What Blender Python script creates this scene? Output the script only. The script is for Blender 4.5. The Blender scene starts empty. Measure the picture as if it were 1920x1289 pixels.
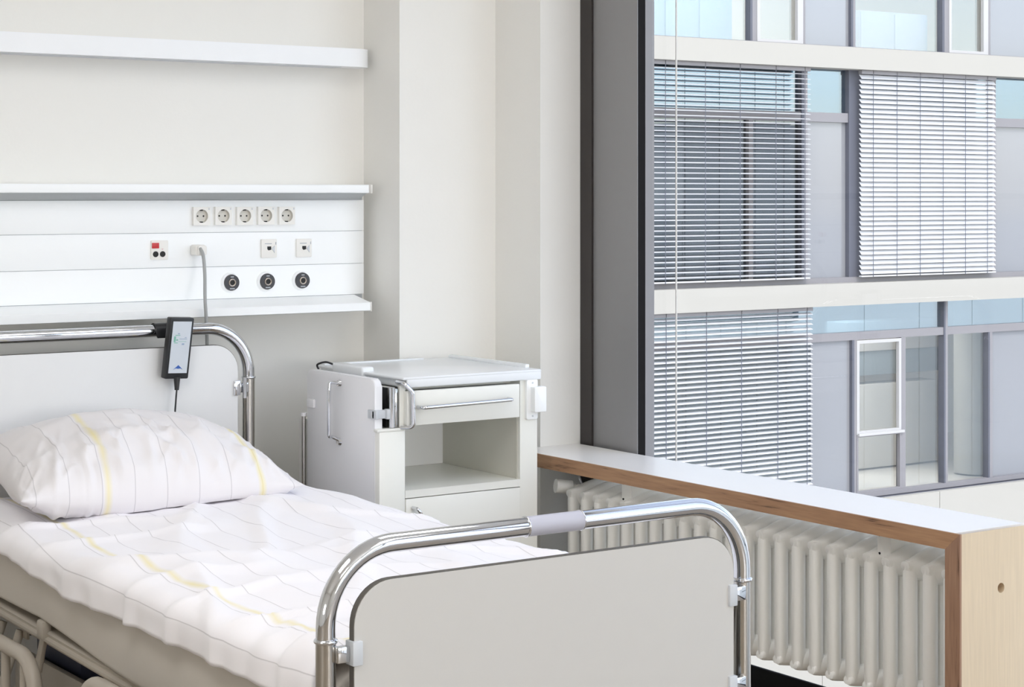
import bpy, bmesh, math, random
from mathutils import Vector, Matrix, noise
random.seed(7)
PI = math.pi
C = bpy.context.scene.collection

# ------------------------------------------------------------------ camera, world, sun, exposure
F, CX, HY = 3626.0, 960.0, 364.0         # focal length and horizon for a 1920 px wide frame
ZC = 1.42
YAW = math.atan2(3626.0, 5270.0)
SN, CS = math.sin(YAW), math.cos(YAW)
cam = bpy.data.cameras.new('camera'); cam.sensor_width = 36.0; cam.lens = F*36.0/1920
cam.shift_y = -(644.5-HY)/1920; cam.clip_start = .05; cam.clip_end = 2000
camo = bpy.data.objects.new('camera', cam); C.objects.link(camo)
camo.location = (0, 0, ZC); camo.rotation_euler = (PI/2, 0, -YAW)
bpy.context.scene.camera = camo
sc = bpy.context.scene
sc.view_settings.view_transform = 'Standard'; sc.view_settings.look = 'None'
sc.view_settings.gamma = 1; sc.view_settings.use_curve_mapping = False
sc.view_settings.exposure = -0.28
sc.cycles.max_bounces = 10; sc.cycles.diffuse_bounces = 6; sc.cycles.glossy_bounces = 5
sc.cycles.transparent_max_bounces = 16
sc.cycles.use_denoising = True
sc.cycles.caustics_reflective = False; sc.cycles.caustics_refractive = False

world = bpy.data.worlds.new('sky'); sc.world = world; world.use_nodes = True
wn = world.node_tree.nodes; wl = world.node_tree.links
bgn = wn['Background']
sky = wn.new('ShaderNodeTexSky'); sky.sky_type = 'NISHITA'; sky.sun_disc = False
sky.sun_elevation = math.radians(48); sky.sun_rotation = math.radians(200)
sky.air_density = 1.0; sky.dust_density = 1.0; sky.ozone_density = 1.2
hs = wn.new('ShaderNodeHueSaturation'); hs.inputs['Saturation'].default_value = .55   # hazy, whitish sky
wl.new(sky.outputs[0], hs.inputs['Color']); wl.new(hs.outputs[0], bgn.inputs[0]); bgn.inputs[1].default_value = 0.50
sun = bpy.data.lights.new('sun', 'SUN'); sun.energy = 1.1; sun.angle = math.radians(3.0); sun.color = (1, .97, .92)
suno = bpy.data.objects.new('sun', sun); C.objects.link(suno)
suno.rotation_euler = Vector((.18, .62, -.76)).to_track_quat('-Z', 'Y').to_euler()
FILL = 8.6  # base strength of the added fill lights

# ------------------------------------------------------------------ helpers
def px2(px, Y):
    """X of the vertical plane y=Y seen in column px, and depth"""
    u = (px-CX)/F
    d = Y/(CS-SN*u)
    return (CS*u+SN)*d, d
def at(px, py, Y):
    X, d = px2(px, Y)
    return Vector((X, Y, ZC+(HY-py)*d/F))
def H(h): return ZC-h
def srgb(c):
    f = lambda v: v/12.92 if v <= .04045 else ((v+.055)/1.055)**2.4
    return tuple(f(v/255.0) for v in c)+(1.0,)

def mat(name, col, rough=.5, metal=0, noise_amt=.03, nscale=30, bump=0, bscale=200, spec=.5, coat=0, stretch=None):
    m = bpy.data.materials.new(name); m.use_nodes = True
    n = m.node_tree.nodes; l = m.node_tree.links
    p = n['Principled BSDF']
    c = srgb(col)
    p.inputs['Roughness'].default_value = rough; p.inputs['Metallic'].default_value = metal
    p.inputs['Specular IOR Level'].default_value = spec
    p.inputs['Coat Weight'].default_value = coat
    tc = n.new('ShaderNodeTexCoord'); vec = tc.outputs['Object']
    if stretch:
        mp = n.new('ShaderNodeMapping'); mp.inputs['Scale'].default_value = stretch
        l.new(vec, mp.inputs['Vector']); vec = mp.outputs[0]
    nz = n.new('ShaderNodeTexNoise'); nz.inputs['Scale'].default_value = nscale; nz.inputs['Detail'].default_value = 4
    l.new(vec, nz.inputs['Vector'])
    mx = n.new('ShaderNodeMix'); mx.data_type = 'RGBA'
    mx.inputs['A'].default_value = tuple(v*(1-noise_amt) for v in c[:3])+(1,)
    mx.inputs['B'].default_value = tuple(min(1, v*(1+noise_amt)) for v in c[:3])+(1,)
    l.new(nz.outputs['Fac'], mx.inputs['Factor']); l.new(mx.outputs['Result'], p.inputs['Base Color'])
    if bump:
        nb = n.new('ShaderNodeTexNoise'); nb.inputs['Scale'].default_value = bscale
        l.new(vec, nb.inputs['Vector'])
        b = n.new('ShaderNodeBump'); b.inputs['Strength'].default_value = bump; b.inputs['Distance'].default_value = .002
        l.new(nb.outputs['Fac'], b.inputs['Height']); l.new(b.outputs[0], p.inputs['Normal'])
    return m

def emat(name, col, s):
    m = bpy.data.materials.new(name); m.use_nodes = True
    n = m.node_tree.nodes; l = m.node_tree.links
    for x in list(n):
        if x.type != 'OUTPUT_MATERIAL': n.remove(x)
    e = n.new('ShaderNodeEmission'); e.inputs[0].default_value = col+(1,); e.inputs[1].default_value = s
    l.new(e.outputs[0], n['Material Output'].inputs[0])
    return m

def glassmat(name, tint=(1, 1, 1), gl=(1, 1, 1), base=.04, rough=.0, body=None, bodyfac=0, refl=1.0):
    """sheet glass: transparent + mirror by Fresnel (base adds coating), optional printed/frosted body"""
    m = bpy.data.materials.new(name); m.use_nodes = True
    n = m.node_tree.nodes; l = m.node_tree.links
    for x in list(n):
        if x.type != 'OUTPUT_MATERIAL': n.remove(x)
    t = n.new('ShaderNodeBsdfTransparent'); t.inputs[0].default_value = tint+(1,)
    g = n.new('ShaderNodeBsdfGlossy'); g.inputs['Roughness'].default_value = rough; g.inputs['Color'].default_value = gl+(1,)
    # same reflectance on both faces of the pane (the ray is not bent inside it)
    ge = n.new('ShaderNodeNewGeometry'); io = n.new('ShaderNodeMapRange')
    io.inputs['To Min'].default_value = 1.45; io.inputs['To Max'].default_value = 1/1.45
    l.new(ge.outputs['Backfacing'], io.inputs['Value'])
    fr = n.new('ShaderNodeFresnel'); l.new(io.outputs[0], fr.inputs[0])
    ad = n.new('ShaderNodeMath'); ad.operation = 'MULTIPLY_ADD'; ad.use_clamp = True; ad.inputs[1].default_value = refl; ad.inputs[2].default_value = base
    l.new(fr.outputs[0], ad.inputs[0])
    inner = t.outputs[0]
    if body:
        d = n.new('ShaderNodeBsdfDiffuse'); d.inputs[0].default_value = srgb(body)
        mb = n.new('ShaderNodeMixShader'); mb.inputs[0].default_value = bodyfac
        l.new(t.outputs[0], mb.inputs[1]); l.new(d.outputs[0], mb.inputs[2]); inner = mb.outputs[0]
    mx = n.new('ShaderNodeMixShader')
    l.new(ad.outputs[0], mx.inputs[0]); l.new(inner, mx.inputs[1]); l.new(g.outputs[0], mx.inputs[2])
    l.new(mx.outputs[0], n['Material Output'].inputs[0])
    return m

ORI = {}
def empty(name, loc, label, cat, group=None):
    o = bpy.data.objects.new(name, None); C.objects.link(o); o.empty_display_size = .1
    o.location = loc; o['label'] = label; o['category'] = cat
    if group: o['group'] = group
    ORI[o] = Vector(loc)
    return o
def tag(o, label, cat, group=None):
    o['label'] = label; o['category'] = cat
    if group: o['group'] = group
    return o

def obj(name, bm, m, parent=None, ang=35, origin=None, local=False, label=None):
    me = bpy.data.meshes.new(name)
    bmesh.ops.recalc_face_normals(bm, faces=bm.faces)
    if parent is not None: o0 = ORI[parent]
    elif origin is not None: o0 = Vector(origin)
    else:
        lo = Vector([min(v.co[i] for v in bm.verts) for i in range(3)])
        hi = Vector([max(v.co[i] for v in bm.verts) for i in range(3)])
        o0 = Vector(((lo.x+hi.x)/2, (lo.y+hi.y)/2, lo.z))
    # every part gets its own origin at its centre so that copies can move
    if parent is not None and not local:
        lo = Vector([min(v.co[i] for v in bm.verts) for i in range(3)])
        hi = Vector([max(v.co[i] for v in bm.verts) for i in range(3)])
        own = (lo+hi)/2
    elif local: own = o0.copy()
    else: own = o0
    bmesh.ops.translate(bm, verts=bm.verts, vec=-own)
    bm.to_mesh(me); bm.free()
    for p in me.polygons: p.use_smooth = True
    me.set_sharp_from_angle(angle=math.radians(ang))
    if m: me.materials.append(m)
    o = bpy.data.objects.new(name, me); C.objects.link(o)
    if parent is not None:
        o.parent = parent; o.location = own-o0
    else: o.location = own
    ORI[o] = own
    if label: o['label'] = label
    return o
def struct(name, bm, m, parent=None, **k):
    o = obj(name, bm, m, parent, **k)
    if parent is None: o['kind'] = 'structure'
    return o
def copypart(src, parent, dloc, name=None):
    o = src.copy(); C.objects.link(o); o.parent = parent
    o.location = src.location+Vector(dloc)
    ORI[o] = ORI[parent]+o.location
    return o

def B(): return bmesh.new()
def box(bm, lo, hi, bev=0, seg=2):
    lo = Vector(lo); hi = Vector(hi)
    a = Vector([min(lo[i], hi[i]) for i in range(3)]); b = Vector([max(lo[i], hi[i]) for i in range(3)])
    r = bmesh.ops.create_cube(bm, size=1)
    vs = r['verts']
    for v in vs: v.co = Vector([(a[i]+b[i])/2+v.co[i]*(b[i]-a[i]) for i in range(3)])
    if bev:
        es = list({e for v in vs for e in v.link_edges})
        bmesh.ops.bevel(bm, geom=es, offset=min(bev, .49*min(b-a)), segments=seg, affect='EDGES', profile=.5)
    return bm
def prism(bm, poly, axis, a, b, bev=0, seg=2):
    """poly: list of 2D points; axis: extrude axis index; other two axes in order"""
    oth = [i for i in range(3) if i != axis]
    def mkv(p, t):
        c = [0, 0, 0]; c[oth[0]] = p[0]; c[oth[1]] = p[1]; c[axis] = t
        return bm.verts.new(c)
    v0 = [mkv(p, a) for p in poly]; v1 = [mkv(p, b) for p in poly]
    n = len(poly)
    f0 = bm.faces.new(v0); f1 = bm.faces.new(v1[::-1])
    for i in range(n): bm.faces.new((v0[i], v0[(i+1) % n], v1[(i+1) % n], v1[i]))
    if bev:
        es = list(f0.edges)+list(f1.edges)
        bmesh.ops.bevel(bm, geom=es, offset=bev, segments=seg, affect='EDGES', profile=.5)
    return bm
def rrect(x0, y0, x1, y1, r, seg=8, rs=None):
    """rounded rectangle, rs = radii (bl, br, tr, tl)"""
    if rs is None: rs = (r,)*4
    pts = []
    for (cx, cy, a0, rr) in ((x0, y0, PI, rs[0]), (x1, y0, 1.5*PI, rs[1]), (x1, y1, 0, rs[2]), (x0, y1, .5*PI, rs[3])):
        sx = 1 if cx == x0 else -1; sy = 1 if cy == y0 else -1
        if rr <= 0: pts.append((cx, cy)); continue
        for k in range(seg+1):
            t = a0+.5*PI*k/seg
            pts.append((cx+sx*rr+rr*math.cos(t), cy+sy*rr+rr*math.sin(t)))
    return pts
def tube(bm, pts, r, seg=16, cap=True):
    pts = [Vector(p) for p in pts]
    n = len(pts); rings = []
    rr = r if isinstance(r, (list, tuple)) else [r]*n
    T = []
    for i in range(n):
        a = pts[max(0, i-1)]; b = pts[min(n-1, i+1)]
        T.append((b-a).normalized())
    up = Vector((0, 0, 1)) if abs(T[0].z) < .9 else Vector((1, 0, 0))
    N = (up-T[0]*up.dot(T[0])).normalized()
    for i in range(n):
        N = (N-T[i]*N.dot(T[i])).normalized(); Bn = T[i].cross(N)
        rings.append([bm.verts.new(pts[i]+(N*math.cos(2*PI*k/seg)+Bn*math.sin(2*PI*k/seg))*rr[i]) for k in range(seg)])
    for i in range(n-1):
        for k in range(seg):
            bm.faces.new((rings[i][k], rings[i][(k+1) % seg], rings[i+1][(k+1) % seg], rings[i+1][k]))
    if cap:
        bm.faces.new(rings[0][::-1]); bm.faces.new(rings[-1])
    return bm
def fillet(pts, r, seg=10):
    """polyline with rounded corners"""
    pts = [Vector(p) for p in pts]; out = [pts[0]]
    for i in range(1, len(pts)-1):
        a, b, c = pts[i-1], pts[i], pts[i+1]
        u = (a-b).normalized(); v = (c-b).normalized()
        th = u.angle(v); dd = r/math.tan(th/2)
        p0 = b+u*dd; p1 = b+v*dd
        ce = b+(u+v).normalized()*(r/math.sin(th/2))
        e0 = p0-ce; e1 = p1-ce; tot = e0.angle(e1)
        ax = e0.cross(e1).normalized()
        for k in range(seg+1):
            out.append(ce+Matrix.Rotation(tot*k/seg, 3, ax) @ e0)
    out.append(pts[-1]); return out
def cyl(bm, c, axis, r, h, seg=24, r2=None):
    """cylinder starting at c along axis vector"""
    axis = Vector(axis).normalized()
    return tube(bm, [Vector(c), Vector(c)+axis*h], [r, r if r2 is None else r2], seg)
def ring(bm, c, axis, R, r, seg=24, ms=8):
    axis = Vector(axis).normalized(); q = Vector((0, 0, 1)).rotation_difference(axis)
    vs = []
    for i in range(seg):
        a = 2*PI*i/seg; row = []
        for k in range(ms):
            b = 2*PI*k/ms
            p = Vector(((R+r*math.cos(b))*math.cos(a), (R+r*math.cos(b))*math.sin(a), r*math.sin(b)))
            row.append(bm.verts.new(Vector(c)+q @ p))
        vs.append(row)
    for i in range(seg):
        for k in range(ms):
            bm.faces.new((vs[i][k], vs[(i+1) % seg][k], vs[(i+1) % seg][(k+1) % ms], vs[i][(k+1) % ms]))
    return bm

# ------------------------------------------------------------------ materials
M = {}
M['wall'] = mat('wall_paint', (237, 236, 232), .85, noise_amt=.012, nscale=6, bump=.12, bscale=90)
M['ceil'] = mat('ceiling_paint', (245, 245, 243), .9)
M['floor'] = mat('grey_linoleum', (150, 138, 122), .45, noise_amt=.1, nscale=50)
M['panelw'] = mat('white_powder_coat', (249, 251, 252), .38, noise_amt=.008)
M['groove'] = mat('grey_channel', (176, 180, 182), .5)
M['shelfw'] = mat('lamp_housing_white', (244, 246, 249), .35, noise_amt=.01)
M['plastic'] = mat('socket_plastic', (238, 236, 231), .35, noise_amt=.01)
M['plasticg'] = mat('grey_plastic', (205, 209, 214), .4, noise_amt=.02)
M['dish'] = mat('socket_dish', (214, 211, 203), .4)
M['black'] = mat('black_plastic', (32, 33, 36), .35)
M['dark'] = mat('dark_recess', (24, 24, 24), .6)
M['red'] = mat('red_plastic', (196, 40, 44), .3)
M['chrome'] = mat('chrome', (222, 223, 226), .06, 1, noise_amt=.01)
M['satin'] = mat('satin_steel', (196, 192, 186), .22, 1, noise_amt=.03, nscale=60, stretch=(1, 1, .05))
M['sleeve'] = mat('grey_sleeve', (186, 186, 198), .45)
M['bpanel'] = mat('bed_panel_laminate', (206, 204, 200), .3, noise_amt=.01)
M['bpanelh'] = mat('head_panel_laminate', (228, 229, 230), .3, noise_amt=.01)
M['bedge'] = mat('panel_edge_band', (92, 88, 82), .5)
M['beige'] = mat('beige_frame_paint', (178, 170, 158), .4, noise_amt=.03)
M['cab'] = mat('cabinet_lacquer', (238, 238, 232), .3, noise_amt=.008)
M['niche_lit'] = mat('niche_back_lit_laminate', (252, 252, 253), .3, noise_amt=.005)  # whiter than the body: light on the niche back put into the colour
M['niche_shade'] = mat('niche_side_painted_shade', (206, 204, 194), .35, noise_amt=.01)  # darker than the body: shade on the niche's right side painted in
M['cabtop'] = mat('cabinet_top_laminate', (236, 239, 242), .22, noise_amt=.008)
M['cabside'] = mat('tray_laminate', (238, 238, 241), .35, noise_amt=.01)
M['mattress'] = mat('mattress_sheet', (202, 196, 187), .7, noise_amt=.03, nscale=8, bump=.1, bscale=60)
M['sill'] = mat('white_laminate', (246, 244, 242), .3, noise_amt=.008)
M['rad'] = mat('radiator_enamel', (250, 249, 245), .3, noise_amt=.006)
M['frame'] = mat('grey_anodised_frame', (140, 139, 140), .4, .1, noise_amt=.02)
M['framed'] = mat('black_gasket', (30, 29, 30), .85, spec=.15)
M['framel'] = mat('light_grey_frame', (142, 141, 144), .45)
M['framebr'] = mat('dark_brown_jamb', (52, 47, 46), .5)
M['glass'] = glassmat('window_glass', base=0, refl=.35)
M['band'] = mat('white_facade_panel', (178, 174, 165), .6, noise_amt=.015, nscale=2)
M['fframe'] = mat('facade_frame', (140, 137, 139), .5)
M['fdark'] = mat('facade_dark_joint', (92, 94, 104), .5)
M['fsash'] = mat('silver_sash', (190, 188, 186), .4)
M['skyglass'] = glassmat('blue_coated_glass', (.5, .66, .76), (.66, .77, .88), .30)
M['skyglass2'] = glassmat('pale_blue_coated_glass', (.6, .74, .82), (.88, .96, 1.0), .55)
M['dusk'] = glassmat('dark_facade_glass', (.42, .46, .48), (.85, .92, 1), .14)
M['clearglass'] = glassmat('facade_clear_glass', (.97, .985, .985), (.9, .95, 1), .12)
M['frost'] = glassmat('frosted_lilac_pane', (.8, .85, .9), (.8, .85, .95), .08, .08, (156, 156, 158), .86)
M['slat'] = mat('blind_slat', (212, 212, 213), .4, noise_amt=.01)
M['cordw'] = mat('white_cord', (225, 222, 215), .6)
M['cordg'] = mat('grey_cable', (168, 170, 170), .45)
M['ground'] = mat('paving', (225, 222, 216), .9, noise_amt=.08, nscale=1)
M['roomw'] = mat('office_wall', (214, 207, 197), .8)
M['roomg'] = mat('office_grey', (150, 158, 160), .7)
M['bluebox'] = mat('navy_plastic', (52, 55, 74), .5)
M['screen'] = mat('handset_face', (206, 212, 219), .3)
M['blue'] = mat('blue_print', (58, 98, 176), .4)
M['green'] = mat('green_print', (126, 184, 166), .4)
M['greyprint'] = mat('grey_print', (180, 184, 190), .4)
M['brass'] = mat('metal_outlet', (190, 180, 170), .25, 1)

def plymat(name, c1, c2, axis):
    """plywood edge: thin stripes across the thickness with dark flecks along the length"""
    m = bpy.data.materials.new(name); m.use_nodes = True
    n = m.node_tree.nodes; l = m.node_tree.links; p = n['Principled BSDF']; p.inputs['Roughness'].default_value = .45
    tc = n.new('ShaderNodeTexCoord'); mp = n.new('ShaderNodeMapping')
    sc_ = [60, 60, 60]; sc_[axis] = 4
    mp.inputs['Scale'].default_value = sc_
    l.new(tc.outputs['Object'], mp.inputs['Vector'])
    nz = n.new('ShaderNodeTexNoise'); nz.inputs['Scale'].default_value = 2.2; nz.inputs['Detail'].default_value = 5
    l.new(mp.outputs[0], nz.inputs['Vector'])
    cr = n.new('ShaderNodeValToRGB')
    e = cr.color_ramp.elements
    e[0].position = .27; e[0].color = srgb((96, 70, 54)); e[1].position = .38; e[1].color = srgb(c1)
    x = cr.color_ramp.elements.new(.75); x.color = srgb(c2)
    l.new(nz.outputs['Fac'], cr.inputs[0]); l.new(cr.outputs[0], p.inputs['Base Color'])
    return m
M['plyh'] = plymat('plywood_edge_long', (166, 126, 95), (188, 148, 112), 1)
M['plyv'] = plymat('plywood_edge_upright', (156, 120, 97), (174, 138, 112), 2)
M['birch'] = mat('pale_wood_veneer', (226, 207, 178), .5, noise_amt=.1, nscale=12, stretch=(14, 14, .7))

def stripemat(name, base, yellows, pitch, ywid=.011, soft=.2):
    """cotton with thin grey lines every `pitch` metres (UV.x in metres) and soft yellow bands"""
    m = bpy.data.materials.new(name); m.use_nodes = True
    n = m.node_tree.nodes; l = m.node_tree.links; p = n['Principled BSDF']
    p.inputs['Roughness'].default_value = .75; p.inputs['Specular IOR Level'].default_value = .2
    p.inputs['Sheen Weight'].default_value = .1
    uv = n.new('ShaderNodeUVMap'); uv.uv_map = 'UVMap'
    sx = n.new('ShaderNodeSeparateXYZ'); l.new(uv.outputs[0], sx.inputs[0])
    def math_(op, a, b=None, clamp=False):
        k = n.new('ShaderNodeMath'); k.operation = op; k.use_clamp = clamp
        for i, v in enumerate((a, b)):
            if v is None: continue
            if isinstance(v, (int, float)): k.inputs[i].default_value = v
            else: l.new(v, k.inputs[i])
        return k.outputs[0]
    x = sx.outputs['X']
    fr = math_('FRACT', math_('DIVIDE', x, pitch))
    d = math_('ABSOLUTE', math_('SUBTRACT', fr, .5))
    line = math_('MULTIPLY', math_('SUBTRACT', 1.0, math_('DIVIDE', d, .0016/pitch), True), .5)
    col = n.new('ShaderNodeMix'); col.data_type = 'RGBA'
    col.inputs['A'].default_value = srgb(base); col.inputs['B'].default_value = srgb((150, 146, 150))
    l.new(line, col.inputs['Factor']); cur = col.outputs['Result']
    nz = n.new('ShaderNodeTexNoise'); nz.inputs['Scale'].default_value = 9; l.new(uv.outputs[0], nz.inputs['Vector'])
    for y in yellows:
        dy = math_('ABSOLUTE', math_('SUBTRACT', x, y))
        k = math_('SUBTRACT', 1.0, math_('DIVIDE', dy, ywid), True)
        k = math_('MULTIPLY', k, math_('MULTIPLY', nz.outputs['Fac'], 1.15), True)
        c2 = n.new('ShaderNodeMix'); c2.data_type = 'RGBA'; l.new(k, c2.inputs['Factor']); l.new(cur, c2.inputs['A'])
        c2.inputs['B'].default_value = srgb((238, 226, 156)); cur = c2.outputs['Result']
    l.new(cur, p.inputs['Base Color'])
    wv = n.new('ShaderNodeTexNoise'); wv.inputs['Scale'].default_value = 700
    l.new(uv.outputs[0], wv.inputs['Vector'])
    b = n.new('ShaderNodeBump'); b.inputs['Strength'].default_value = .08; b.inputs['Distance'].default_value = .001
    l.new(wv.outputs['Fac'], b.inputs['Height']); l.new(b.outputs[0], p.inputs['Normal'])
    return m
M['duvet'] = stripemat('striped_duvet_cotton', (250, 248, 252), (.13, .93), .075)
M['pillow'] = stripemat('striped_pillow_cotton', (234, 231, 233), (.22, .615), .082, .012)

# ------------------------------------------------------------------ room shell
YW, XA = 5.30, 3.078            # head wall and alcove side
Y2, X2 = 5.082, 3.433           # first pier face, second pier side
Y3, XW = 4.836, 3.58            # last pier face, window plane (room side)
XL, YB, ZT = -3.2, -3.4, 2.95
b = B(); box(b, (XL, YB, -.2), (XW+.3, YW+.2, 0)); struct('floor', b, M['floor'])
b = B(); box(b, (XL-.2, YB-.2, ZT), (XW+.35, YW+.4, ZT+.4)); struct('ceiling', b, M['ceil'])
b = B(); prism(b, [(XL, YW), (XA, YW), (XA, Y2), (X2, Y2), (X2, Y3), (XW, Y3), (XW+.28, Y3+.03), (XW+.28, YW+.3), (XL, YW+.3)], 2, 0, ZT, 0)
struct('wall_back', b, M['wall'], ang=20)
b = B(); box(b, (XL-.2, YB, 0), (XL, YW+.3, ZT)); struct('wall_left', b, M['wall'])
b = B(); box(b, (XL-.2, YB-.2, 0), (XW+.3, YB, ZT)); struct('wall_front', b, M['wall'])

# unseen ceiling lights added to brighten the room
def ceiling_fill(x, y, wx, wy, label, s=FILL):
    e = empty('ceiling_fill', (x, y, ZT), label, 'fill light', 'added ceiling fill lights')
    b = B(); z0, z1 = ZT-.05, ZT
    t = .03
    box(b, (x-wx/2-t, y-wy/2-t, z0), (x-wx/2, y+wy/2+t, z1)); box(b, (x+wx/2, y-wy/2-t, z0), (x+wx/2+t, y+wy/2+t, z1))
    box(b, (x-wx/2, y-wy/2-t, z0), (x+wx/2, y-wy/2, z1)); box(b, (x-wx/2, y+wy/2, z0), (x+wx/2, y+wy/2+t, z1))
    obj('fill_frame', b, M['panelw'], e)
    b = B(); box(b, (x-wx/2, y-wy/2, z0+.008), (x+wx/2, y+wy/2, z0+.02))
    obj('fill_diffuser', b, emat('lamp_light', (1, .99, .985), s), e)
lamps = [(2.75, 3.3, .9, .9, .62, 'square fill light added on the ceiling above the bed, nearest the window sill'), (2.85, .7, .9, 1.5, .65, 'fill light added on the ceiling by the window, in front of the bed foot'),
         (.3, 2.3, .9, 1.5, 1.2, 'fill light added on the ceiling on the side of the bed away from the window'), (.5, -1.4, .9, 1.5, .55, 'fill light added on the ceiling farthest from the headboard wall')]
for x, y, a, c_, k_, t in lamps: ceiling_fill(x, y, a, c_, t, FILL*k_)
# wide glowing fill panels added out of view on the far walls
def wall_fill(lo, hi, n, label, k_):
    c = Vector(((lo[0]+hi[0])/2, (lo[1]+hi[1])/2, lo[2]))
    e = empty('wall_fill', c, label, 'fill panel', 'added fill panels')
    b = B(); box(b, lo, hi, .01); obj('fill_body', b, M['panelw'], e)
    b = B(); m_ = .04
    if n == 1: box(b, (lo[0]+m_, hi[1]+.001, lo[2]+m_), (hi[0]-m_, hi[1]+.010, hi[2]-m_))
    else: box(b, (hi[0]+.001, lo[1]+m_, lo[2]+m_), (hi[0]+.010, hi[1]-m_, hi[2]-m_))
    obj('fill_diffuser', b, emat('wall_lamp_light', (1, .99, .985), FILL*k_), e)
wall_fill((1.6, YB+.001, .9), (3.4, YB+.05, 1.9), 1, 'wide flat fill panel added on the wall opposite the headboard wall', 2.4)
wall_fill((XL+.001, -.2, .9), (XL+.05, 1.8, 1.8), 0, 'wide flat fill panel added on the wall opposite the window', .9)

# ------------------------------------------------------------------ window wall
we = bpy.data.objects.new('window_1', None); C.objects.link(we); we.location = (XW, 3.9, 0); we['kind'] = 'structure'; ORI[we] = Vector((XW, 3.9, 0))
def wx_(px, X):                     # Y on the plane x=X seen in column px
    u = (px-CX)/F; return X*(CS-SN*u)/(CS*u+SN)
ya, yb_, yc_ = Y3, wx_(1112, 3.590), wx_(1195, 3.590)
XG, XGL = px2(1210, yc_)[0], px2(1222, yc_)[0]
b = B(); box(b, (3.584, yb_, 0), (3.70, ya-.002, ZT)); obj('jamb_liner', b, M['framebr'], we)
b = B(); box(b, (3.590, yc_, 0), (3.593, yb_-.001, ZT), .001); obj('window_frame', b, M['frame'], we)
b = B(); box(b, (3.5935, yc_+.0005, 0), (XG, yb_-.002, ZT)); obj('gasket', b, M['framed'], we)
b = B(); box(b, (XG+.0005, yc_+.0005, 0), (XGL+.01, yb_-.002, ZT)); obj('glazing_bead', b, M['framel'], we)
ye_ = yc_; XP = XGL+.001
b = B(); box(b, (XP-.012, YB, .028), (XP-.001, ye_-.001, .094), .002); obj('bottom_rail', b, M['framed'], we)
b = B(); box(b, (3.60, YB, ZT-.1), (3.70, ye_, ZT), .003); obj('top_rail', b, M['frame'], we)
b = B(); box(b, (XP, 2.42, .03), (XP+.008, ye_-.0005, ZT-.09)); obj('glass_pane', b, M['glass'], we)
for y in (2.4, .6, -1.2):
    b = B(); box(b, (3.60, y-.05, .1), (3.70, y+.05, ZT-.09), .003); obj('mullion', b, M['frame'], we)
    b = B(); box(b, (XP, y-1.77 if y > -1 else YB, .03), (XP+.008, y-.04, ZT-.09)); obj('glass_pane', b, M['glass'], we)
# guide cable of the outside blind
b = B(); yq = wx_(1268, 3.80)
tube(b, [(3.80, yq, -.2), (3.80, yq, ZT)], .0028, 8)
o = obj('guide_cable', b, M['cordw']); tag(o, 'thin white upright guide cable just outside the window glass', 'cable')

# ------------------------------------------------------------------ sill with plywood edge, end panel
XS, XSB, YE, ZS = 3.334, 3.574, 3.048, ZC-.7756
ST = .040
sl = empty('window_bench', (XS+.12, YE+.9, 0), 'white laminate sill with plywood edges and pale wooden end panel over the radiator', 'sill')
b = B(); box(b, (XS+.006, YE+.02, ZS-ST+.002), (XSB, Y3-.001, ZS)); obj('sill_board', b, M['sill'], sl)
b = B(); prism(b, [(YE, ZS), (Y3-.001, ZS), (Y3-.001, ZS-ST), (YE+.045, ZS-ST)], 0, XS, XS+.006); obj('edge_band', b, M['plyh'], sl)
b = B(); prism(b, [(YE, ZS-.0005), (YE+.045, ZS-ST), (YE+.045, 0.0), (YE, 0.0)], 0, XS, XS+.006); obj('edge_band', b, M['plyv'], sl)
# end panel with a round hole
b = B()
hc = at(1877, 1103, YE); hr = .0115
x0, x1, z0, z1 = XS+.006, XSB, 0.0, ZS
seg = 32
for y in (YE, YE+.045):
    inn = [b.verts.new((hc.x+hr*math.cos(2*PI*k/seg), y, hc.z+hr*math.sin(2*PI*k/seg))) for k in range(seg)]
    out = []
    for k in range(seg):
        c_, s_ = math.cos(2*PI*k/seg), math.sin(2*PI*k/seg)
        ts = []
        if c_ > 1e-6: ts.append((x1-hc.x)/c_)
        if c_ < -1e-6: ts.append((x0-hc.x)/c_)
        if s_ > 1e-6: ts.append((z1-hc.z)/s_)
        if s_ < -1e-6: ts.append((z0-hc.z)/s_)
        t = min(ts); out.append(b.verts.new((hc.x+t*c_, y, hc.z+t*s_)))
    cor = []
    for k in range(seg):
        b.faces.new((inn[k], inn[(k+1) % seg], out[(k+1) % seg], out[k]))
        p, q = out[k].co, out[(k+1) % seg].co
        if abs(p.x-q.x) > 1e-5 and abs(p.z-q.z) > 1e-5:
            cx = p.x if (abs(p.x-x0) < 1e-5 or abs(p.x-x1) < 1e-5) else q.x
            cz = p.z if (abs(p.z-z0) < 1e-5 or abs(p.z-z1) < 1e-5) else q.z
            b.faces.new((out[k], out[(k+1) % seg], b.verts.new((cx, y, cz))))
    if y == YE: i0 = inn
    else: i1 = inn
for k in range(seg): b.faces.new((i0[k], i0[(k+1) % seg], i1[(k+1) % seg], i1[k]))
ep = obj('end_panel', b, M['birch'], sl)
b = B(); box(b, (XS+.01, YE+.046, ZS-.12), (XSB, YE+.05, 0.05)); obj('backing', b, mat('plywood_inside', (120, 84, 58), .6), ep)

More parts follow.
